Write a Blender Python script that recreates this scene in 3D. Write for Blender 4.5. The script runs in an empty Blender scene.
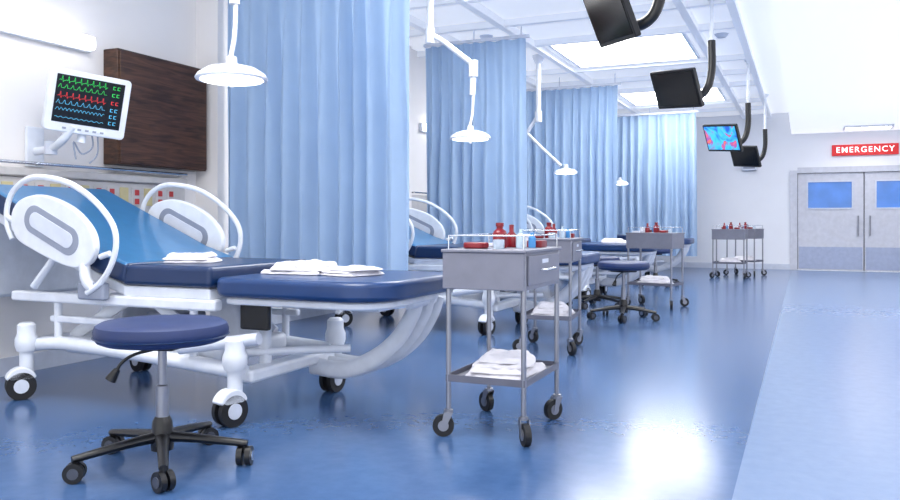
import bpy, bmesh, math, random
from mathutils import Vector, Matrix, noise
random.seed(4)
sc=bpy.context.scene
sc.view_settings.view_transform='Standard'
sc.view_settings.look='None'

def C(r,g,b):
    f=lambda c:(c/255/12.92) if c/255<=0.04045 else ((c/255+0.055)/1.055)**2.4
    return (f(r),f(g),f(b),1)
def mat(name,col,rough=.5,metal=0,emis=None,es=0,coat=0,var=0.06,vs=12,trans=0,alpha=1):
    m=bpy.data.materials.new(name); m.use_nodes=True
    nt=m.node_tree; b=nt.nodes['Principled BSDF']
    b.inputs['Roughness'].default_value=rough; b.inputs['Metallic'].default_value=metal
    b.inputs['Base Color'].default_value=col
    if coat: b.inputs['Coat Weight'].default_value=coat
    if trans: b.inputs['Transmission Weight'].default_value=trans
    if alpha<1: b.inputs['Alpha'].default_value=alpha
    if emis: 
        b.inputs['Emission Color'].default_value=emis; b.inputs['Emission Strength'].default_value=es
    if var:
        tc=nt.nodes.new('ShaderNodeTexCoord'); n=nt.nodes.new('ShaderNodeTexNoise'); n.inputs['Scale'].default_value=vs
        n.inputs['Detail'].default_value=4
        r=nt.nodes.new('ShaderNodeValToRGB')
        r.color_ramp.elements[0].position=.3; r.color_ramp.elements[1].position=.7
        r.color_ramp.elements[0].color=tuple(c*(1-var) for c in col[:3])+(1,)
        r.color_ramp.elements[1].color=tuple(min(1,c*(1+var)) for c in col[:3])+(1,)
        nt.links.new(tc.outputs['Object'],n.inputs['Vector']); nt.links.new(n.outputs['Fac'],r.inputs['Fac'])
        nt.links.new(r.outputs['Color'],b.inputs['Base Color'])
    return m
WHITE=mat('white_plastic',C(222,226,234),.3)
WHITE2=mat('white_enamel',C(208,213,225),.35)
GREYP=mat('grey_plastic',C(140,147,164),.4)
DGREY=mat('dark_grey',C(70,74,86),.45)
BLACK=mat('black_plastic',C(14,14,17),.35)
RUBBER=mat('rubber',C(20,20,23),.6)
STEEL=mat('steel',C(150,151,158),.3,.85)
CHROME=mat('chrome',C(205,208,215),.15,1)
TROLL=mat('trolley_enamel',C(120,121,134),.38,.25)
TROLLD=mat('trolley_enamel_dark',C(98,99,112),.4,.25)
NAVY=mat('navy_vinyl',C(4,38,80),.35,coat=.15)
SLAB=mat('blue_vinyl',C(10,50,100),.36,coat=.15)
LITBLUE=mat('lit_top_vinyl',C(46,108,156),.3,coat=.3)  # backrest top seen brighter under the lights; that brightness is in this colour
STOOLB=mat('stool_vinyl',C(28,46,92),.5)
CLOTH=mat('white_cloth',C(214,212,219),.9)
RED=mat('red_plastic',C(125,8,26),.3)
BLUEP=mat('blue_plastic',C(70,140,200),.3)
GLASS=mat('clear_plastic',C(205,225,240),.1,alpha=.55,var=0)
BEIGE=mat('beige_outlet',C(195,183,138),.5)
REDOUT=mat('red_outlet',C(185,60,60),.5)
WALL=mat('wall_paint',C(232,229,228),.75,var=.015,vs=2)
WALLF=mat('far_wall_paint',C(234,235,240),.75,var=.015,vs=2)
CEIL=mat('ceiling_paint_glow',C(240,241,245),.8,var=.015,vs=2,emis=(.95,.97,1,1),es=.36)  # plain ceiling, emission added to whiten it and fill the room
CEILR=mat('corridor_ceiling_fill_glow',C(240,241,245),.8,var=.015,vs=2,emis=(.97,.98,1,1),es=.6)  # added glow on the corridor ceiling as fill light, not a fitting
CEILB=mat('ceiling_beam_glow',C(226,230,238),.7,var=.01,emis=(.95,.97,1,1),es=.14)  # weak added emission so the beams keep up with the glowing ceiling
TRIM=mat('trim_paint',C(205,210,222),.5)
HEADP=mat('headwall_panel',C(192,189,188),.45)
LAMPE=mat('lamp_diffuser',C(255,255,255),.4,emis=(1,.98,.95,1),es=4,var=0)
PANELE=mat('ceiling_light_diffuser',C(255,255,255),.4,emis=(1,.985,.95,1),es=14,var=0)
CORRE=mat('corridor_light_diffuser',C(255,255,255),.4,emis=(1,.99,.98,1),es=12,var=0)
DOORM=mat('door_paint',C(200,201,210),.45)
KICK=mat('door_kickplate',C(155,164,188),.35,.4)
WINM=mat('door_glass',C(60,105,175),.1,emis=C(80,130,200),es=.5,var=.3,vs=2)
SIGN=mat('sign_red',C(195,30,35),.5,emis=C(210,30,35),es=.3)
TXT=mat('sign_text',C(255,255,255),.5,emis=(1,1,1,1),es=.6,var=0)
SCRB=mat('screen_black',C(6,9,14),.15)
G_=mat('trace_green',C(30,160,70),.5,emis=C(40,210,80),es=.9,var=0)
R_=mat('trace_red',C(180,40,40),.5,emis=C(215,40,45),es=.9,var=0)
B_=mat('trace_cyan',C(70,150,190),.5,emis=C(80,180,215),es=.9,var=0)

def wood():
    m=mat('dark_walnut',C(62,40,32),.45,var=0); nt=m.node_tree; b=nt.nodes['Principled BSDF']
    tc=nt.nodes.new('ShaderNodeTexCoord'); mp=nt.nodes.new('ShaderNodeMapping'); mp.inputs['Scale'].default_value=(3,1.2,14)
    n=nt.nodes.new('ShaderNodeTexNoise'); n.inputs['Scale'].default_value=2.5; n.inputs['Detail'].default_value=8; n.inputs['Distortion'].default_value=1
    r=nt.nodes.new('ShaderNodeValToRGB'); r.color_ramp.elements[0].color=C(46,26,17); r.color_ramp.elements[1].color=C(92,60,42)
    r.color_ramp.elements[0].position=.35; r.color_ramp.elements[1].position=.7
    nt.links.new(tc.outputs['Object'],mp.inputs[0]); nt.links.new(mp.outputs[0],n.inputs['Vector']); nt.links.new(n.outputs['Fac'],r.inputs[0]); nt.links.new(r.outputs[0],b.inputs['Base Color'])
    return m
WOOD=wood()
def floor_mat(name,c1,c2,rough):
    m=mat(name,c1,rough,var=0,coat=0); nt=m.node_tree; b=nt.nodes['Principled BSDF']
    tc=nt.nodes.new('ShaderNodeTexCoord')
    n=nt.nodes.new('ShaderNodeTexNoise'); n.inputs['Scale'].default_value=14; n.inputs['Detail'].default_value=6; n.inputs['Roughness'].default_value=.6
    r=nt.nodes.new('ShaderNodeValToRGB'); r.color_ramp.elements[0].color=c1; r.color_ramp.elements[1].color=c2
    r.color_ramp.elements[0].position=.3; r.color_ramp.elements[1].position=.72
    L=nt.links.new
    L(tc.outputs['Object'],n.inputs['Vector'])
    L(n.outputs['Fac'],r.inputs[0]); L(r.outputs[0],b.inputs['Base Color'])
    b.inputs['IOR'].default_value=1.75
    return m
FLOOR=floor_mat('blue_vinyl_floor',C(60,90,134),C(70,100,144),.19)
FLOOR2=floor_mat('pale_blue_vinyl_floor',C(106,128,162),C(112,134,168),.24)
def curt():
    m=bpy.data.materials.new('curtain_fabric'); m.use_nodes=True; nt=m.node_tree; nt.nodes.clear()
    o=nt.nodes.new('ShaderNodeOutputMaterial'); d=nt.nodes.new('ShaderNodeBsdfDiffuse'); t=nt.nodes.new('ShaderNodeBsdfTranslucent'); mx=nt.nodes.new('ShaderNodeMixShader')
    tc=nt.nodes.new('ShaderNodeTexCoord'); n=nt.nodes.new('ShaderNodeTexNoise'); n.inputs['Scale'].default_value=4
    r=nt.nodes.new('ShaderNodeValToRGB'); r.color_ramp.elements[0].color=C(164,188,217); r.color_ramp.elements[1].color=C(176,200,227)
    L=nt.links.new
    L(tc.outputs['Object'],n.inputs['Vector']); L(n.outputs['Fac'],r.inputs[0]); L(r.outputs[0],d.inputs[0]); L(r.outputs[0],t.inputs[0])
    mx.inputs[0].default_value=.28; L(d.outputs[0],mx.inputs[1]); L(t.outputs[0],mx.inputs[2]); L(mx.outputs[0],o.inputs[0])
    return m
CURT=curt()
def tvpic():
    m=mat('tv_picture',C(60,60,90),.3,var=0); nt=m.node_tree; b=nt.nodes['Principled BSDF']
    tc=nt.nodes.new('ShaderNodeTexCoord'); n=nt.nodes.new('ShaderNodeTexNoise'); n.inputs['Scale'].default_value=3.5; n.inputs['Distortion'].default_value=1.5
    r=nt.nodes.new('ShaderNodeValToRGB'); cr=r.color_ramp
    cr.elements[0].position=.36; cr.elements[0].color=C(30,80,180); cr.elements[1].position=.68; cr.elements[1].color=C(225,110,70)
    for p,c in ((.46,C(50,150,220)),(.54,C(60,180,215)),(.6,C(150,70,150))):
        e=cr.elements.new(p); e.color=c
    nt.links.new(tc.outputs['Object'],n.inputs['Vector']); nt.links.new(n.outputs['Fac'],r.inputs[0]); nt.links.new(r.outputs[0],b.inputs['Base Color'])
    nt.links.new(r.outputs[0],b.inputs['Emission Color']); b.inputs['Emission Strength'].default_value=.5
    return m
TVPIC=tvpic()

OFF=Vector((0,0,0))
def mk(name,verts,faces,m,parent=None,smooth=False,bevel=0,seg=3):
    me=bpy.data.meshes.new(name); me.from_pydata([tuple(Vector(v)+OFF) for v in verts],[],faces)
    bm=bmesh.new(); bm.from_mesh(me); bmesh.ops.recalc_face_normals(bm,faces=bm.faces); bm.to_mesh(me); bm.free()
    ms=m if isinstance(m,(list,tuple)) else [m]
    for q in ms: me.materials.append(q)
    if smooth or bevel:
        for p in me.polygons: p.use_smooth=True
    o=bpy.data.objects.new(name,me); sc.collection.objects.link(o)
    if parent: o.parent=parent
    if bevel:
        md=o.modifiers.new('bevel','BEVEL'); md.width=bevel; md.segments=seg; md.limit_method='ANGLE'; md.angle_limit=math.radians(35); md.harden_normals=True
    elif smooth:
        me.set_sharp_from_angle(angle=math.radians(40))
    return o
def box(name,x0,x1,y0,y1,z0,z1,m,parent=None,bevel=0,seg=2):
    v=[(x,y,z) for x in (x0,x1) for y in (y0,y1) for z in (z0,z1)]
    f=[(0,1,3,2),(4,6,7,5),(0,4,5,1),(2,3,7,6),(0,2,6,4),(1,5,7,3)]
    return mk(name,v,f,m,parent,False,bevel,seg)
def prism(name,pts,y0,y1,m,parent=None,bevel=0,seg=3):
    n=len(pts); v=[(p[0],y0,p[1]) for p in pts]+[(p[0],y1,p[1]) for p in pts]
    f=[tuple(range(n)),tuple(range(2*n-1,n-1,-1))]+[(i,(i+1)%n,n+(i+1)%n,n+i) for i in range(n)]
    return mk(name,v,f,m,parent,False,bevel,seg)
def slab(name,pts,z0,z1,m,parent=None,bevel=0,seg=3):
    n=len(pts); v=[(p[0],p[1],z0) for p in pts]+[(p[0],p[1],z1) for p in pts]
    f=[tuple(range(n)),tuple(range(2*n-1,n-1,-1))]+[(i,(i+1)%n,n+(i+1)%n,n+i) for i in range(n)]
    return mk(name,v,f,m,parent,False,bevel,seg)
def rrect(x0,x1,y0,y1,r,n=6):
    if not isinstance(r,(tuple,list)): r=(r,)*4
    out=[]
    for (cx,cy,sx,sy,a0,rr) in ((x0,y0,1,1,180,r[0]),(x1,y0,-1,1,270,r[1]),(x1,y1,-1,-1,0,r[2]),(x0,y1,1,-1,90,r[3])):
        for i in range(n+1):
            a=math.radians(a0+90*i/n)
            out.append((cx+sx*rr+rr*math.cos(a),cy+sy*rr+rr*math.sin(a)))
    return out
def smoothpath(pts,k=6,closed=False):
    P=[Vector(p) for p in pts]; n=len(P); out=[]
    rng=n if closed else n-1
    for i in range(rng):
        p1=P[i]; p2=P[(i+1)%n]
        p0=P[(i-1)%n] if (closed or i>0) else p1*2-p2
        p3=P[(i+2)%n] if (closed or i+2<n) else p2*2-p1
        for j in range(k):
            t=j/k
            out.append(.5*((2*p1)+(-p0+p2)*t+(2*p0-5*p1+4*p2-p3)*t*t+(-p0+3*p1-3*p2+p3)*t**3))
    if not closed: out.append(P[-1])
    return out
def tube(name,pts,r,m,parent=None,smooth_k=0,closed=False,seg=10,rs=None,flat=1.0):
    P=[Vector(p) for p in pts]
    if smooth_k:
        P=smoothpath(P,smooth_k,closed)
    n=len(P); v=[];f=[]
    up=None
    for i in range(n):
        if closed: t=(P[(i+1)%n]-P[i-1]).normalized()
        elif i==0: t=(P[1]-P[0]).normalized()
        elif i==n-1: t=(P[-1]-P[-2]).normalized()
        else: t=(P[i+1]-P[i-1]).normalized()
        if up is None:
            up=Vector((0,1,0)) if abs(t.y)<.9 else Vector((1,0,0))
        a=(up-t*up.dot(t)).normalized(); up=a; b=t.cross(a)
        rr=r if rs is None else rs[0]+(rs[1]-rs[0])*i/(n-1)
        for j in range(seg):
            an=2*math.pi*j/seg
            v.append(P[i]+a*rr*math.cos(an)+b*rr*flat*math.sin(an))
    for i in range(n if closed else n-1):
        for j in range(seg):
            f.append((i*seg+j,i*seg+(j+1)%seg,((i+1)%n)*seg+(j+1)%seg,((i+1)%n)*seg+j))
    if not closed:
        f.append(tuple(range(seg))); f.append(tuple((n-1)*seg+j for j in range(seg)))
    return mk(name,v,f,m,parent,True)
def cyl(name,p1,p2,r,m,parent=None,seg=20,r2=None):
    return tube(name,[p1,p2],r,m,parent,0,False,seg,rs=(r,r if r2 is None else r2))
def lathe(name,prof,loc,m,parent=None,seg=28):
    v=[];f=[];n=len(prof)
    for r,z in prof:
        for j in range(seg):
            a=2*math.pi*j/seg; v.append((loc[0]+r*math.cos(a),loc[1]+r*math.sin(a),loc[2]+z))
    for i in range(n-1):
        for j in range(seg):
            f.append((i*seg+j,i*seg+(j+1)%seg,(i+1)*seg+(j+1)%seg,(i+1)*seg+j))
    f.append(tuple(range(seg))); f.append(tuple((n-1)*seg+j for j in range(seg)))
    return mk(name,v,f,m,parent,True)
def empty(name,loc,rz=0):
    e=bpy.data.objects.new(name,None); e.empty_display_size=.1; e.location=loc; e.rotation_euler=(0,0,rz); sc.collection.objects.link(e); return e
def clone(src,name,loc,rz=0):
    e=empty(name,loc,rz)
    def rec(s,p):
        for c in s.children:
            d=c.copy(); sc.collection.objects.link(d); d.parent=p; rec(c,d)
    rec(src,e); return e
def towel(name,cx,cy,z,a,b,h,parent,rot=0,seed=0,layers=3,n=26):
    verts=[];faces=[]
    rnd=random.Random(seed)
    for l in range(layers):
        la=a*(1-.08*l+rnd.uniform(-.04,.04)); lb=b*(1-.09*l+rnd.uniform(-.05,.05)); ro=rot+rnd.uniform(-.2,.2)
        ox=rnd.uniform(-.02,.02);oy=rnd.uniform(-.02,.02); hh=h/layers; z0=z+l*hh*.9
        base=len(verts)
        for k in (0,1):
            for i in range(n+1):
                for j in range(n+1):
                    u=i/n*2-1; w=j/n*2-1
                    e=max(abs(u),abs(w)); edge=(1-e**8)
                    sk=1-.10*(abs(u*w))**2
                    wob=1+.09*noise.noise(Vector((u*1.5+l*7+seed,w*1.5,3)))
                    x=u*la/2*sk*wob; y=w*lb/2*sk*wob
                    zz=z0 if k==0 else z0+hh*(.15+.85*edge)+(.6*hh*noise.noise(Vector((x*14+seed,y*14,l*3.1)))+.5*hh*abs(noise.noise(Vector((x*34,y*11+seed,l)))))*(.3+.7*edge)
                    if k==1: zz=max(zz,z0+.002)
                    verts.append((cx+ox+x*math.cos(ro)-y*math.sin(ro),cy+oy+x*math.sin(ro)+y*math.cos(ro),zz))
        N=(n+1)*(n+1)
        for k in (0,1):
            for i in range(n):
                for j in range(n):
                    q=base+k*N+i*(n+1)+j; faces.append((q,q+1,q+n+2,q+n+1))
        ring=[i*(n+1) for i in range(n+1)]+[n*(n+1)+j for j in range(1,n+1)]+[i*(n+1)+n for i in range(n-1,-1,-1)]+[j for j in range(n-1,0,-1)]
        for q in range(len(ring)):
            a1=base+ring[q];b1=base+ring[(q+1)%len(ring)]; faces.append((a1,b1,b1+N,a1+N))
    return mk(name,verts,faces,CLOTH,parent,True)

# ---------------- ROOM ----------------
XW=-4.9; YF=18.8; ZC=3.4; ZR=2.93; XS=-.245; XR=3.1; YB=-1.8
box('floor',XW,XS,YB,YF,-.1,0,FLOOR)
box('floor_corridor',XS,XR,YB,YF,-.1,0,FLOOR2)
box('wall_left',XW-.15,XW,YB,YF+.15,-.1,ZC+.2,WALL)
fw=empty('wall_far',(0,0,0))
DX0,DX1,DZ=-.2,2.5,2.13
box('panel_left',XW,DX0,YF,YF+.15,0,ZC+.2,WALLF,fw)
box('panel_right',DX1,XR,YF,YF+.15,0,ZC+.2,WALLF,fw)
box('panel_top',DX0,DX1,YF,YF+.15,DZ,ZC+.2,WALLF,fw)
box('wall_right',XR,XR+.15,YB,YF+.15,-.1,ZC+.2,WALL)
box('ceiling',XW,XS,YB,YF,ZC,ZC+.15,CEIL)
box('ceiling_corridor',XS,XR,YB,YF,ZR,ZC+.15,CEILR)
box('baseboard_left',XW,XW+.02,YB,YF,0,.12,TRIM)
box('baseboard_far',XW+.02,DX0-.08,YF-.02,YF,0,.12,TRIM)
box('baseboard_right',XR-.02,XR,YB,YF,0,.12,TRIM)
cg=empty('trim_ceiling_grid',(0,0,0))
i=0
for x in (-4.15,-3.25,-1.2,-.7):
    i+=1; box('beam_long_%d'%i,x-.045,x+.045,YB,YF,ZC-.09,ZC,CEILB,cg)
ys=[]
for py in (2.4,6.7,11.0,15.3):
    ys+= [py-1.0,py+1.0,py+2.15]
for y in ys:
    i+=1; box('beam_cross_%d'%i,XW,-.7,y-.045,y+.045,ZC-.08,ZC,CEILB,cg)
def panel(name,x0,x1,y0,y1,z,m):
    e=empty(name,((x0+x1)/2,(y0+y1)/2,z)); a=(x1-x0)/2;b=(y1-y0)/2
    box('diffuser',-a+.04,a-.04,-b+.04,b-.04,-.03,-.005,m,e)
    for k,(p,q,r,s) in enumerate(((-a,a,-b,-b+.04),(-a,a,b-.04,b),(-a,-a+.04,-b+.04,b-.04),(a-.04,a,-b+.04,b-.04))):
        box('frame_%d'%k,p,q,r,s,-.045,0,WHITE,e)
    return e
for py in (2.4,6.7,11.0,15.3):
    panel('ceiling_light_panel',-3.1,-1.35,py-.85,py+.85,ZC,PANELE)
for py in (1.0,5.5,10,14):
    panel('ceiling_light_panel',1.9,2.8,py-1.2,py+1.2,ZR,CORRE)
panel('ceiling_light_panel',.72,1.6,17.6,18.1,ZR,CORRE)
for (x,y) in ((-.95,7.2),(-.95,10.6),(-.95,14.5),(-3.7,9.5)):
    lathe('smoke_detector',[(.0,-.05),(.05,-.05),(.08,-.02),(.09,0)],(x,y,ZC-.001),WHITE2)
d=empty('door_1',(1.15,YF,0))
for k,(a,b) in enumerate(((-1.27,-.01),(.01,1.27))):
    w0,w1=(a+.2,b-.22) if k==0 else (a+.22,b-.2)
    box('leaf_bottom_%d'%k,a,b,.02,.07,.01,1.33,DOORM,d)
    box('leaf_top_%d'%k,a,b,.02,.07,1.88,2.07,DOORM,d)
    box('leaf_side_a_%d'%k,a,w0,.02,.07,1.33,1.88,DOORM,d)
    box('leaf_side_b_%d'%k,w1,b,.02,.07,1.33,1.88,DOORM,d)
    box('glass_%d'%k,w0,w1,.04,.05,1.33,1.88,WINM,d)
    for q,(e1,e2,e3,e4) in enumerate(((w0-.03,w1+.03,1.30,1.33),(w0-.03,w1+.03,1.88,1.91),(w0-.03,w0,1.33,1.88),(w1,w1+.03,1.33,1.88))):
        box('window_frame_%d_%d'%(k,q),e1,e2,.005,.02,e3,e4,TRIM,d)
    box('kickplate_%d'%k,a+.02,b-.02,.01,.02,.03,.5,KICK,d)
    hx=b-.1 if k==0 else a+.1
    tube('handle_%d'%k,[(hx,.02,.75),(hx,-.05,.75),(hx,-.05,1.15),(hx,.02,1.15)],.014,STEEL,d)
box('gap_blocker',-1.35,1.35,.08,.14,0,2.13,DGREY,d)  # added sheet behind the leaves, keeps bright background out of door gaps
box('frame_left',-1.43,-1.28,-.03,.08,0,2.14,DOORM,d); box('frame_right',1.28,1.43,-.03,.08,0,2.14,DOORM,d); box('frame_head',-1.28,1.28,-.03,.08,2.08,2.2,DOORM,d)
s=empty('emergency_sign',(1.16,YF-.06,2.54))
box('board',-.62,.62,0,.06,-.115,.115,SIGN,s,.01)
cu=bpy.data.curves.new('text','FONT'); cu.body='EMERGENCY'; cu.size=.165; cu.align_x='CENTER'; cu.align_y='CENTER'; cu.extrude=.004; cu.offset=.0015; cu.space_character=1.22
to=bpy.data.objects.new('lettering',cu); sc.collection.objects.link(to); to.parent=s; to.location=(0,-.006,0); to.rotation_euler=(math.pi/2,0,0); cu.materials.append(TXT)
e=empty('wall_speaker',(-1.1,YF-.12,2.25)); box('case',-.16,.16,0,.12,-.09,.09,WHITE2,e,.02); box('grille',-.12,.12,-.006,0,-.05,.05,GREYP,e)

# ---------------- CURTAINS ----------------
def curtain(x0,x1,y,seed):
    rnd=random.Random(seed)
    e=empty('privacy_curtain',(x0,y,0)); W=x1-x0; zt=3.2; zb=.35
    nx=int(W/.012); rows=16; v=[];f=[]
    ph=0; phs=[]; wl=.14
    for i in range(nx+1):
        phs.append(ph)
        if i%12==0: wl=rnd.uniform(.12,.24)
        ph+=2*math.pi*(W/nx)/wl
    for r in range(rows+1):
        t=r/rows; z=zt-(zt-zb)*t
        amp=.034+.034*min(1,t*2)
        for i in range(nx+1):
            x=W*i/nx
            s1=math.sin(phs[i]+.5*noise.noise(Vector((x*3,z*.8,seed)))*2)
            yy=amp*(s1+.25*math.sin(phs[i]*2+1))*(1+.3*noise.noise(Vector((x*5,z,seed+9))))+.03*noise.noise(Vector((x*1.2,z*.7,seed+4)))
            xx=x+.018*math.cos(phs[i])*min(1,t*2)
            v.append((xx,yy,z))
    for r in range(rows):
        for i in range(nx):
            q=r*(nx+1)+i; f.append((q,q+1,q+nx+2,q+nx+1))
    mk('fabric',v,f,CURT,e,True)
    box('track',-.02,W+.05,-.02,.02,zt+.005,zt+.045,WHITE2,e,.005)
    n=max(2,int(W/.8))
    for k in range(n+1):
        xx=.05+(W-.1)*k/n; cyl('hanger_%d'%k,(xx,0,zt+.04),(xx,0,ZC-.001),.01,WHITE2,e,8)
CY=(5.6,9.0,12.7,16.5)
for k,(x0,x1,y) in enumerate(zip((-4.62,-4.32,-4.62,-4.62),(-2.84,-3.01,-2.7,-1.96),CY)):
    curtain(x0,x1,y,k*3+1)
    box('wall_pilaster',XW+.001,-4.66,y-.06,y+.3,0,ZC-.09,WALL)

# ---------------- BED ----------------
YN=.46
BX=-3.2
OFF=Vector((3.2,0,0))
bed=empty('hospital_bed',(BX,3.73,0))
prism('seat_cushion',[(-2.80,.685),(-2.80,.80),(-3.38,.80),(-3.42,.685)],-YN,YN,NAVY,bed,.028)
bk=prism('back_cushion',[(-3.385,.69),(-3.37,.805),(-3.6,.875),(-4.52,1.27),(-4.57,1.15),(-3.62,.75)],-YN,YN,[NAVY,LITBLUE],bed,.028)
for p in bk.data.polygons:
    if p.normal.z>.5 and p.normal.y**2<.1: p.material_index=1  # upward faces take the lighter blue, painting the lit top
prism('seat_deck',[(-2.82,.62),(-2.82,.683),(-3.42,.683),(-3.42,.62)],-.44,.44,WHITE,bed,.012)
prism('back_deck',[(-3.42,.62),(-3.42,.68),(-3.62,.745),(-4.6,1.155),(-4.62,1.10),(-3.62,.68)],-.42,.42,WHITE,bed,.012)
slab('foot_cushion',rrect(-2.79,-1.78,-.48,.48,(.10,.24,.24,.10),8),.645,.745,SLAB,bed,.028,4)
slab('foot_deck',rrect(-2.76,-1.84,-.43,.43,(.08,.2,.2,.08),6),.605,.643,WHITE,bed,.012)
prism('headboard',[(-4.72,.55),(-4.64,.55),(-4.64,1.10),(-4.72,1.10)],-.42,.42,WHITE,bed,.03)
def rail(y,sgn):
    pts=[(-3.60,.64),(-3.50,.70),(-3.42,.80),(-3.385,.92),(-3.42,1.03),(-3.55,1.15),(-3.72,1.24),(-3.9,1.28),(-4.05,1.28),(-4.17,1.22),(-4.23,1.13),(-4.235,1.02),(-4.19,.93)]
    tube('rail_loop',[(a,y,b) for a,b in pts],.0145,WHITE,bed,5,flat=1.2)
    pp=[(-4.18,1.06),(-4.12,1.15),(-3.98,1.185),(-3.84,1.165),(-3.68,1.10),(-3.56,1.0),(-3.52,.9),(-3.56,.81),(-3.66,.775),(-3.8,.80),(-4.0,.87),(-4.14,.94)]
    sp=[(q.x,q.z) for q in smoothpath([(a,0,b) for a,b in pp],4,True)]
    prism('rail_panel',sp,y-.022,y+.022,WHITE,bed,.012)
    def slot(L,H,dy,m,nm):
        c=(-3.85,.985); an=math.radians(-24); q=[]
        for (a,b) in rrect(-L,L,-H,H,H*.98,8):
            q.append((c[0]+a*math.cos(an)-b*math.sin(an),c[1]+a*math.sin(an)+b*math.cos(an)))
        prism(nm,q,y-dy,y+dy,m,bed,.002)
    slot(.225,.08,.025,GREYP,'rail_recess'); slot(.18,.045,.028,WHITE2,'rail_inset')
    tube('rail_bracket',[(-3.62,y,.80),(-3.60,y,.70),(-3.55,y-sgn*.04,.64)],.03,WHITE,bed,4)
    tube('rail_brace',[(-3.5,y,.84),(-3.43,y,.86)],.016,WHITE,bed)
    tube('rail_brace_2',[(-4.14,y,1.02),(-4.23,y,1.06)],.016,WHITE,bed)
    box('rail_pivot',-3.68,-3.48,min(y,y-sgn*.05),max(y,y-sgn*.05),.60,.70,GREYP,bed,.015)
    tube('rail_strut',[(-4.05,y-sgn*.03,.66),(-3.9,y-sgn*.02,.80),(-3.84,y-sgn*.01,.86)],.022,WHITE,bed,4)
rail(-.52,-1); rail(.52,1)
for y in (-.41,.41):
    tube('base_rail',[(-4.2,y,.30),(-3.9,y,.33),(-3.2,y,.30),(-2.62,y,.26)],.045,WHITE,bed,4,flat=.9)
box('base_cross_head',-4.24,-4.12,-.40,.40,.27,.34,WHITE,bed,.02)
box('base_cross_foot',-2.70,-2.58,-.40,.40,.20,.27,WHITE,bed,.02)
slab('base_shell',rrect(-4.02,-2.86,-.36,.36,.1),.26,.36,WHITE,bed,.03)
prism('lift_column_head',[(-4.02,.36),(-3.75,.36),(-3.70,.60),(-3.86,.60)],-.14,.14,WHITE2,bed,.02)
prism('lift_column_foot',[(-3.12,.36),(-2.86,.36),(-2.9,.62),(-3.06,.62)],-.14,.14,WHITE2,bed,.02)
for y in (-.30,.30):
    tube('lift_arm',[(-3.95,y,.36),(-3.5,y,.60)],.025,WHITE,bed,flat=1.4)
    tube('lift_arm_2',[(-2.95,y,.36),(-3.35,y,.60)],.025,WHITE,bed,flat=1.4)
box('side_beam_near',-4.3,-2.78,-.45,-.38,.565,.625,WHITE,bed,.015)
box('side_beam_far',-4.3,-2.78,.38,.45,.565,.625,WHITE,bed,.015)
box('mid_beam_near',-4.0,-2.85,-.43,-.39,.45,.49,WHITE,bed,.012)
box('mid_beam_far',-4.0,-2.85,.39,.43,.45,.49,WHITE,bed,.012)
for x in (-3.95,-2.95):
    for y in (-.41,.41): cyl('mid_post',(x,y,.32),(x,y,.58),.022,WHITE,bed,12)
box('motor_box',-3.6,-3.3,-.1,.1,.36,.50,GREYP,bed,.02)
box('control_pouch',-2.74,-2.56,-.30,-.26,.46,.60,BLACK,bed,.012)
tube('support_roll',[(-2.98,-.48,.37),(-2.52,-.42,.44)],.032,WHITE2,bed,seg=14)
tube('hand_crank',[(-2.75,-.25,.33),(-2.3,.1,.33)],.022,WHITE,bed)
for y,dx in ((.43,0),(.33,-.01),(.23,-.03)):
    pts=smoothpath([(-1.92+dx,y,.61),(-1.95+dx,y,.52),(-2.04+dx,y,.38),(-2.19+dx,y,.26),(-2.40+dx*.6,y,.18),(-2.64,y,.19)],6)
    tube('foot_arc',pts,.05,WHITE,bed,0,seg=12,rs=(.022,.026),flat=2.0)
tube('foot_bar',[(-1.94,.1,.59),(-1.94,.43,.59)],.03,WHITE,bed)
box('foot_underframe',-2.78,-1.95,-.2,.3,.575,.607,WHITE,bed,.01)
box('foot_leg_near',-2.70,-2.64,-.20,-.14,.24,.60,WHITE,bed,.02)
def bigcaster(x,y,ang):
    dx,dy=math.cos(ang),math.sin(ang)
    cyl('caster_stem',(x,y,.12),(x,y,.40),.038,WHITE,bed)
    lathe('caster_cap',[(0,.28),(.052,.28),(.062,.31),(.062,.35),(.05,.38),(.05,.43),(.035,.445),(0,.445)],(x,y,0),WHITE,bed)
    hp=[]
    for k in range(9):
        a=math.radians(20+k*17.5); hp.append((.088*math.cos(a),.085+.095*math.sin(a)))
    hp+=[(-.05,.10),(.05,.10)]
    n=(-dy,dx)
    vv=[];N=len(hp)
    for s_ in (-.042,.042):
        for a,b in hp: vv.append((x+dx*(a-.03)+n[0]*s_,y+dy*(a-.03)+n[1]*s_,b+.01))
    ff=[tuple(range(N)),tuple(range(2*N-1,N-1,-1))]+[(q,(q+1)%N,N+(q+1)%N,N+q) for q in range(N)]
    mk('caster_hood',vv,ff,WHITE,bed,bevel=.01)
    cx,cy=x-dx*.03,y-dy*.03
    for s_ in (-1,1):
        a0,a1=s_*.016,s_*.042
        cyl('wheel',(cx+n[0]*a0,cy+n[1]*a0,.08),(cx+n[0]*a1,cy+n[1]*a1,.08),.08,RUBBER,bed,28)
        cyl('hub',(cx+n[0]*a1,cy+n[1]*a1,.08),(cx+n[0]*(a1+s_*.005),cy+n[1]*(a1+s_*.005),.08),.04,WHITE2,bed)
for x,y,a in ((-4.15,-.46,1.0),(-2.64,-.46,1.3),(-4.17,.46,-.3),(-2.62,.46,1.5)): bigcaster(x,y,a)
OFF=Vector((0,0,0))
BYS=(3.73,7.3,10.9,14.5)
for y in BYS[1:]: clone(bed,'hospital_bed',(BX,y,0))
def set_on(name,x,y,z,a,b,h,rot,seed):
    e=empty(name,(x,y,z)); towel('folds',0,0,0,a,b,h,e,rot,seed); return e
set_on('folded_towel',-3.19,3.60,.803,.30,.24,.05,.3,1)
set_on('folded_towel',-2.53,3.74,.748,.36,.32,.065,.2,2)
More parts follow.
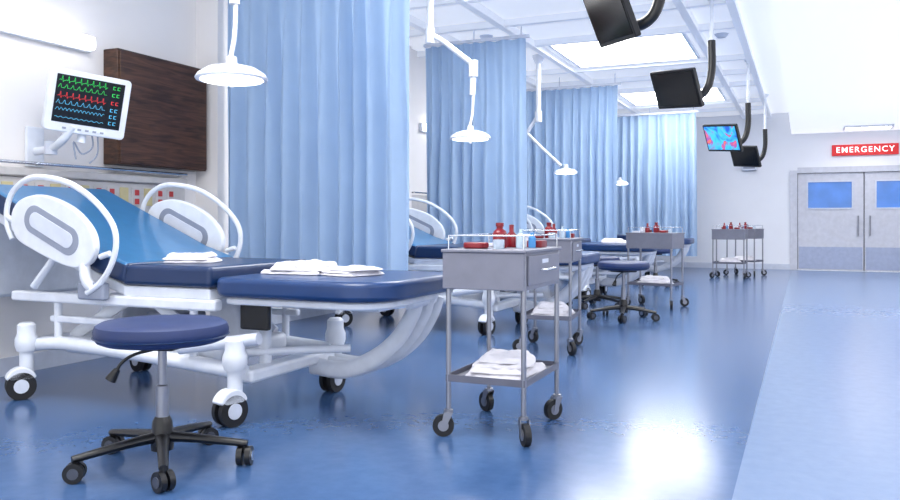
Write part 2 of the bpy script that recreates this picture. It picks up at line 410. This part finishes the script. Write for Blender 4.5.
set_on('folded_towel',-2.2,3.72,.748,.26,.30,.045,-.3,7)
for k,y in enumerate(BYS[1:]): set_on('folded_towel',-2.4,y+.1,.748,.36,.30,.055,.2,20+k)

# ---------------- STOOL ----------------
st=empty('swivel_stool',(-2.48,2.60,0),.25)
lathe('seat',[(0,.525),(.235,.525),(.258,.535),(.27,.555),(.272,.575),(.264,.60),(.243,.612),(.12,.618),(0,.618)],(0,0,0),STOOLB,st,48)
lathe('seat_piping',[(.268,.548),(.276,.553),(.268,.558)],(0,0,0),NAVY,st,48)
box('seat_plate',-.10,.10,-.10,.10,.50,.526,BLACK,st,.008)
lathe('column_sleeve',[(0,.08),(.035,.08),(.035,.12),(.028,.125),(.026,.34),(.018,.345),(.018,.51),(0,.51)],(0,0,0),STEEL,st)
lathe('column_collar',[(0,.07),(.045,.07),(.048,.10),(.04,.19),(.03,.21),(0,.21)],(0,0,0),BLACK,st)
tube('lever',[(0,0,.50),(-.1,-.04,.475),(-.15,-.06,.44),(-.17,-.07,.40)],.007,BLACK,st,4)
tube('lever_paddle',[(-.165,-.068,.415),(-.19,-.078,.37)],.018,BLACK,st,0,rs=(.014,.024))
for k in range(5):
    a=2*math.pi*k/5+math.radians(242.3-14.3); dx,dy=math.cos(a),math.sin(a)
    tube('base_leg',[(0.02*dx,.02*dy,.125),(.15*dx,.15*dy,.115),(.355*dx,.355*dy,.09)],.03,BLACK,st,4,rs=(.03,.018),flat=.8)
    cyl('caster_pin',(.345*dx,.345*dy,.05),(.345*dx,.345*dy,.10),.012,BLACK,st,10)
    b=a+1.1+k; nx,ny=math.cos(b),math.sin(b)
    for s_ in (-1,1):
        cyl('caster_wheel',(.345*dx+nx*s_*.006,.345*dy+ny*s_*.006,.04),(.345*dx+nx*s_*.03,.345*dy+ny*s_*.03,.04),.04,BLACK,st,20)
        cyl('caster_cap',(.345*dx+nx*s_*.03,.345*dy+ny*s_*.03,.04),(.345*dx+nx*s_*.034,.345*dy+ny*s_*.034,.04),.022,CHROME if k==2 else DGREY,st,14)
clone(st,'swivel_stool',(-1.75,8.5,0),.9)
clone(st,'swivel_stool',(-2.3,9.62,0),.5)
clone(st,'swivel_stool',(-2.2,13.2,0),.2)

# ---------------- TROLLEY ----------------
def trolley(name,x,y,rz,seed,shelf_towel=True):
    e=empty(name,(x,y,0),rz)
    a,b=.19,.27
    for i_,(sx,sy) in enumerate(((-1,-1),(1,-1),(1,1),(-1,1))):
        cyl('post_%d'%i_,(sx*a,sy*b,.12),(sx*a,sy*b,.90),.0125,STEEL,e,14)
        cyl('rail_post_%d'%i_,(sx*a,sy*b,.90),(sx*a,sy*b,.965),.004,CHROME,e,10)
        cx,cy=sx*a,sy*b; an=[.4,2.2,1.0,-.6][i_]; dx,dy=math.cos(an),math.sin(an); n=(-dy,dx); ox,oy=cx-dx*.025,cy-dy*.025
        lathe('caster_top_%d'%i_,[(0,.115),(.022,.115),(.022,.128),(0,.135)],(cx,cy,0),STEEL,e,14)
        for s_ in (-1,1):
            w=.02*s_
            mk('fork_%d'%i_,[(cx+dx*.022+n[0]*w,cy+dy*.022+n[1]*w,.118),(cx-dx*.022+n[0]*w,cy-dy*.022+n[1]*w,.118),(ox-dx*.012+n[0]*w,oy-dy*.012+n[1]*w,.045),(ox+dx*.012+n[0]*w,oy+dy*.012+n[1]*w,.045),
               (cx+dx*.022+n[0]*w*1.15,cy+dy*.022+n[1]*w*1.15,.118),(cx-dx*.022+n[0]*w*1.15,cy-dy*.022+n[1]*w*1.15,.118),(ox-dx*.012+n[0]*w*1.15,oy-dy*.012+n[1]*w*1.15,.045),(ox+dx*.012+n[0]*w*1.15,oy+dy*.012+n[1]*w*1.15,.045)],
               [(0,1,2,3),(4,5,6,7),(0,1,5,4),(1,2,6,5),(2,3,7,6),(3,0,4,7)],STEEL,e)
        cyl('tyre_%d'%i_,(ox-n[0]*.015,oy-n[1]*.015,.052),(ox+n[0]*.015,oy+n[1]*.015,.052),.052,RUBBER,e,26)
        cyl('hub_%d'%i_,(ox-n[0]*.018,oy-n[1]*.018,.052),(ox+n[0]*.018,oy+n[1]*.018,.052),.026,STEEL,e,16)
    box('drawer_case',-a-.024,a+.008,-b-.02,b+.018,.71,.885,TROLL,e,.004)
    box('top_tray',-a-.03,a+.022,-b-.026,b+.024,.885,.90,TROLL,e,.004)
    box('drawer_front',a+.008,a+.02,-b+.02,b-.02,.73,.87,TROLL,e,.004)
    tube('drawer_handle',[(a+.02,-.08,.80),(a+.05,-.08,.80),(a+.05,.08,.80),(a+.02,.08,.80)],.006,CHROME,e,0)
    box('drawer_label',a+.02,a+.022,-.05,.05,.83,.85,WHITE2,e)
    tube('gallery_rail',[(-a,-b,.965),(a,-b,.965),(a,b,.965),(-a,b,.965),(-a,-b,.965)],.0032,CHROME,e,0,seg=8)
    box('lower_shelf',-a-.01,a+.01,-b-.01,b+.01,.265,.275,TROLL,e,.003)
    for i_,(p,q,r,s_) in enumerate(((-a-.01,a+.01,-b-.012,-b-.006),(-a-.01,a+.01,b+.006,b+.012),(-a-.012,-a-.006,-b,b),(a+.006,a+.012,-b,b))):
        box('shelf_lip_%d'%i_,p,q,r,s_,.265,.298,TROLLD,e)
    if shelf_towel: towel('folded_linen',0,0,.276,.32,.42,.10,e,0,seed,4)
    zt=.9005
    lathe('red_bottle',[(0,0),(.033,0),(.036,.01),(.036,.07),(.03,.085),(.016,.095),(.016,.105),(.02,.108),(.02,.125),(0,.127)],(-.02,-.02,zt),RED,e)
    lathe('red_bottle_small',[(0,0),(.025,0),(.028,.01),(.028,.06),(.012,.08),(.012,.115),(0,.117)],(.0,.10,zt),RED,e)
    lathe('clear_bottle',[(0,0),(.022,0),(.024,.01),(.024,.06),(.01,.075),(.01,.095),(0,.097)],(.09,-.02,zt),GLASS,e)
    lathe('blue_bottle',[(0,0),(.018,0),(.019,.01),(.019,.05),(.01,.06),(.01,.075),(0,.077)],(.12,.07,zt),BLUEP,e)
    lathe('white_jar',[(0,0),(.028,0),(.03,.01),(.03,.05),(.033,.052),(.033,.065),(0,.067)],(.06,.19,zt),WHITE,e)
    lathe('tan_jar',[(0,0),(.026,0),(.028,.01),(.028,.045),(0,.047)],(.03,-.17,zt),GLASS,e)
    kp=[(x_,y_) for x_,y_ in rrect(-.16,-.04,-.19,-.09,.04,5)]
    slab('kidney_dish',kp,zt,zt+.03,RED,e,.008)
    slab('glove_box',rrect(.08,.16,.10,.2,.01,2),zt,zt+.035,RED,e,.004)
    slab('pill_tray',rrect(-.15,-.03,.14,.24,.01,2),zt,zt+.02,WHITE2,e,.004)
    return e
t1=trolley('medical_trolley',-1.375,3.79,0,3)
clone(t1,'medical_trolley',(-1.88,6.30,0),.12)
clone(t1,'medical_trolley',(-1.66,9.95,0),math.radians(78))
clone(t1,'medical_trolley',(-1.25,15.6,0),math.radians(86))
clone(t1,'medical_trolley',(-1.05,16.5,0),math.radians(70))

# ---------------- EXAM LAMPS ----------------
def exam_lamp(y,pose):
    e=empty('exam_lamp',(-3.05,y,0)); X=lambda x:x+3.05
    lathe('ceiling_canopy',[(0,ZC-.12),(.05,ZC-.12),(.09,ZC-.03),(.09,ZC-.001),(0,ZC-.001)],(X(-3.45),0,0),WHITE,e)
    zc0=2.93 if pose==0 else 2.55
    cyl('column',(X(-3.45),0,ZC-.05),(X(-3.45),0,zc0-.06),.035,WHITE,e)
    cyl('knuckle',(X(-3.45),0,zc0-.1),(X(-3.45),0,zc0+.05),.05,WHITE,e)
    if pose==0:
        tube('upper_arm',[(X(-3.45),0,2.93),(X(-3.28),0,2.82),(X(-2.98),0,2.58)],.028,WHITE,e,5)
        cyl('elbow',(X(-2.98),0,2.62),(X(-2.98),0,2.46),.045,WHITE,e)
        cyl('arm_body',(X(-2.98),0,2.48),(X(-2.99),0,2.28),.03,WHITE,e)
        tube('lower_arm',[(X(-2.98),0,2.3),(X(-2.99),0,2.1),(X(-3.02),0,1.97)],.014,WHITE,e,4)
        h=(X(-3.01),0,1.895)
    else:
        tube('upper_arm',[(X(-3.45),0,2.55),(X(-3.52),0,2.45),(X(-3.62),0,2.3)],.026,WHITE,e,4)
        tube('lower_arm',[(X(-3.62),0,2.3),(X(-3.4),0,2.08),(X(-3.12),0,1.82)],.022,WHITE,e,4)
        h=(X(-3.05),0,1.75)
    k=1 if pose==0 else .8
    lathe('head_neck',[(0,.02),(.035,.02),(.028,.085),(0,.09)],h,WHITE,e)
    lathe('head_shade',[(.0,.04*k),(.07*k,.036*k),(.14*k,.018*k),(.19*k,-.015*k),(.205*k,-.04*k),(.20*k,-.05*k),(.18*k,-.048*k),(0,-.04*k)],h,WHITE2,e,36)
    lathe('head_lens',[(0,-.056*k),(.17*k,-.055*k),(.178*k,-.050*k),(0,-.045*k)],h,LAMPE,e,36)
    lathe('head_handle',[(0,-.09*k),(.012,-.09*k),(.015,-.055*k),(0,-.055*k)],h,WHITE,e,12)
exam_lamp(3.7,0); exam_lamp(7.3,0); exam_lamp(10.9,1); exam_lamp(14.5,1)

# ---------------- HEADWALL ----------------
for k,by in enumerate(BYS):
    c0=by+.79 if k==0 else by+.5
    cl=.98 if k==0 else .95
    e=empty('wall_cabinet',(XW+.001,c0,0))
    box('carcass',0,.15,0,cl,1.47,2.35,WOOD,e,.006)
    box('door_panel',.15,.165,.012,cl-.012,1.482,2.338,WOOD,e,.004)
    e=empty('wall_lamp',(XW+.001,by,2.35))
    box('housing',0,.05,-.9,.64,-.06,.06,WHITE,e,.01)
    box('diffuser',.05,.11,-.89,.63,-.05,.05,LAMPE,e,.02)
    e=empty('medical_headwall_panel',(XW+.001,by,0))
    box('backboard',0,.05,-1.3,1.62,1.10,1.34,HEADP,e,.01)
    box('upper_ledge',0,.085,-1.3,1.62,1.34,1.40,HEADP,e,.015)
    box('lower_ledge',0,.07,-1.3,1.62,1.05,1.10,HEADP,e,.012)
    tube('equipment_rail',[(.10,-1.25,1.43),(.10,1.58,1.43)],.012,CHROME,e)
    for q in range(5): cyl('rail_bracket_%d'%q,(0.03,-1.2+q*.69,1.43),(.10,-1.2+q*.69,1.43),.01,STEEL,e,8)
    yy=-.1
    for q in range(13):
        m=[BEIGE,REDOUT,REDOUT,BEIGE,REDOUT][q%5]
        box('outlet_plate_%d'%q,.05,.06,yy,yy+.085,1.16,1.30,HEADP if m is REDOUT else m,e,.004)
        if m is REDOUT:
            box('outlet_a_%d'%q,.06,.066,yy+.02,yy+.065,1.17,1.215,m,e,.003); box('outlet_b_%d'%q,.06,.066,yy+.02,yy+.065,1.24,1.285,m,e,.003)
        yy+=.125
    cyl('gas_valve',(.05,.02,1.22),(.14,.02,1.22),.04,WHITE2,e); cyl('gas_dial',(.14,.02,1.22),(.15,.02,1.22),.03,BLACK,e)

# ---------------- MONITOR ----------------
def monitor(by):
    e=empty('patient_monitor',(XW+.001,by+.18,1.55))
    box('wall_plate',0,.03,-.07,.07,-.14,.14,WHITE,e,.01)
    tube('arm',[(.03,0,-.03),(.2,-.02,-.02),(.36,-.06,.03),(.44,-.05,.12)],.028,WHITE,e,5)
    cyl('arm_joint',(.2,-.02,-.06),(.2,-.02,.03),.04,WHITE2,e)
    h=bpy.data.objects.new('display_head',None); sc.collection.objects.link(h); h.parent=e; h.location=(.50,.02,.28); h.rotation_euler=(math.radians(12),math.radians(5),math.radians(62)); h.scale=(.95,.95,.98)
    prism('housing',[(q[0],q[1]) for q in rrect(-.27,.27,-.22,.20,.03,5)],-.03,.05,WHITE,h,.012)
    prism('back_shell',[(q[0],q[1]) for q in rrect(-.2,.2,-.16,.15,.05,5)],.05,.11,WHITE2,h,.02)
    box('screen',-.225,.225,-.034,-.030,-.155,.165,SCRB,h,.002)
    rows=[(.125,G_,0),(.075,G_,3),(.02,R_,0),(-.03,B_,3),(-.075,B_,2),(-.12,B_,4)]
    for q,(z,m,ty) in enumerate(rows):
        pts=[]
        for i_ in range(201):
            x=-.21+.32*i_/200; t=(i_%25)/25
            if ty==0: dz=.036*max(0,1-abs(t-.5)*9)-.014*max(0,1-abs(t-.66)*9)+.005*max(0,1-abs(t-.2)*6)
            elif ty==2: dz=.018*abs(math.sin(i_*.2))
            elif ty==4: dz=.004*math.sin(i_*.3)
            else: dz=.022*max(0,math.sin(i_*.25))*(1-.3*math.sin(i_*.5))
            pts.append((x,z+dz))
        v=[];f=[]
        for i_,(a,b) in enumerate(pts):
            p_=pts[max(0,i_-1)]; q_=pts[min(200,i_+1)]; tx,tz=q_[0]-p_[0],q_[1]-p_[1]; l_=math.hypot(tx,tz); nx_,nz_=-tz/l_*.0011,tx/l_*.0011
            v+= [(a-nx_,-.036,b-nz_),(a+nx_,-.036,b+nz_)]
        for i_ in range(200): f.append((2*i_,2*i_+1,2*i_+3,2*i_+2))
        mk('trace_%d'%q,v,f,m,h)
        for w_ in range(2): 
            x_=.145+w_*.03
            box('readout_%d_%d'%(q,w_),x_,x_+.004,-.037,-.035,z-.006,z+.016,m,h); box('readout_bar_%d_%d'%(q,w_),x_,x_+.018,-.037,-.035,z+.013,z+.016,m,h); box('readout_base_%d_%d'%(q,w_),x_,x_+.018,-.037,-.035,z-.006,z-.003,m,h)
    for q in range(6): box('button_%d'%q,-.15+q*.05,-.125+q*.05,-.035,-.03,-.197,-.183,GREYP,h,.002)
    cyl('neck',(0,.04,-.2),(0,.03,-.28),.03,WHITE,h)
    tube('cable',[(.06,.03,-.2),(.08,.03,-.30),(.02,.05,-.36),(-.05,.03,-.28),(-.02,.02,-.4)],.006,GREYP,h,5)
    tube('cable_2',[(.1,.03,-.2),(.12,.03,-.34),(.08,.05,-.42)],.006,GREYP,h,5)
    return e
for y in BYS: monitor(y)

# ---------------- TVs ----------------
def tv(x,y,z,on,rz=-37):
    e=empty('ceiling_television',(x,y,0),math.radians(rz))
    h=bpy.data.objects.new('display',None); sc.collection.objects.link(h); h.parent=e; h.location=(0,0,z); h.rotation_euler=(math.radians(24),math.radians(5),0)
    prism('bezel',[(q[0],q[1]) for q in rrect(-.31,.31,-.205,.205,.015,3)],-.02,.025,BLACK,h,.006)
    box('picture',-.285,.285,-.024,-.02,-.175,.18,TVPIC if on else SCRB,h)
    box('back_hump',-.22,.22,.025,.06,-.14,.14,BLACK,h,.02)
    tube('arm',[(0,.04,z-.02),(.08,.16,z-.09),(.16,.26,z-.02),(.2,.3,z+.18),(.2,.3,z+.5)],.04,BLACK,e,6,seg=14)
    cyl('drop_pole',(.2,.3,z+.49),(.2,.3,ZC-.02),.022,WHITE,e)
    box('mount',-.06,.06,.03,.10,z-.07,z+.07,BLACK,e,.01)
    lathe('ceiling_flange',[(0,ZC-.06),(.04,ZC-.06),(.07,ZC-.02),(.07,ZC-.001),(0,ZC-.001)],(.2,.30,0),WHITE,e)
tv(-1.26,5.65,2.5,False,-54); tv(-1.22,8.6,2.42,False); tv(-1.08,12.2,2.25,True); tv(-1.0,15.8,2.25,False)

# ---------------- LIGHT / CAMERA ----------------
w=bpy.data.worlds.new('World'); sc.world=w; w.use_nodes=True
bg=w.node_tree.nodes['Background']; bg.inputs[0].default_value=(.95,.97,1,1); bg.inputs[1].default_value=2.15
cam=bpy.data.cameras.new('Camera'); co=bpy.data.objects.new('Camera',cam); sc.collection.objects.link(co); sc.camera=co
cam.lens=32; cam.sensor_width=36; cam.shift_y=-28/900; co.location=(0,0,1.03); co.rotation_euler=(math.pi/2,0,math.atan(354/800)); cam.clip_start=.05
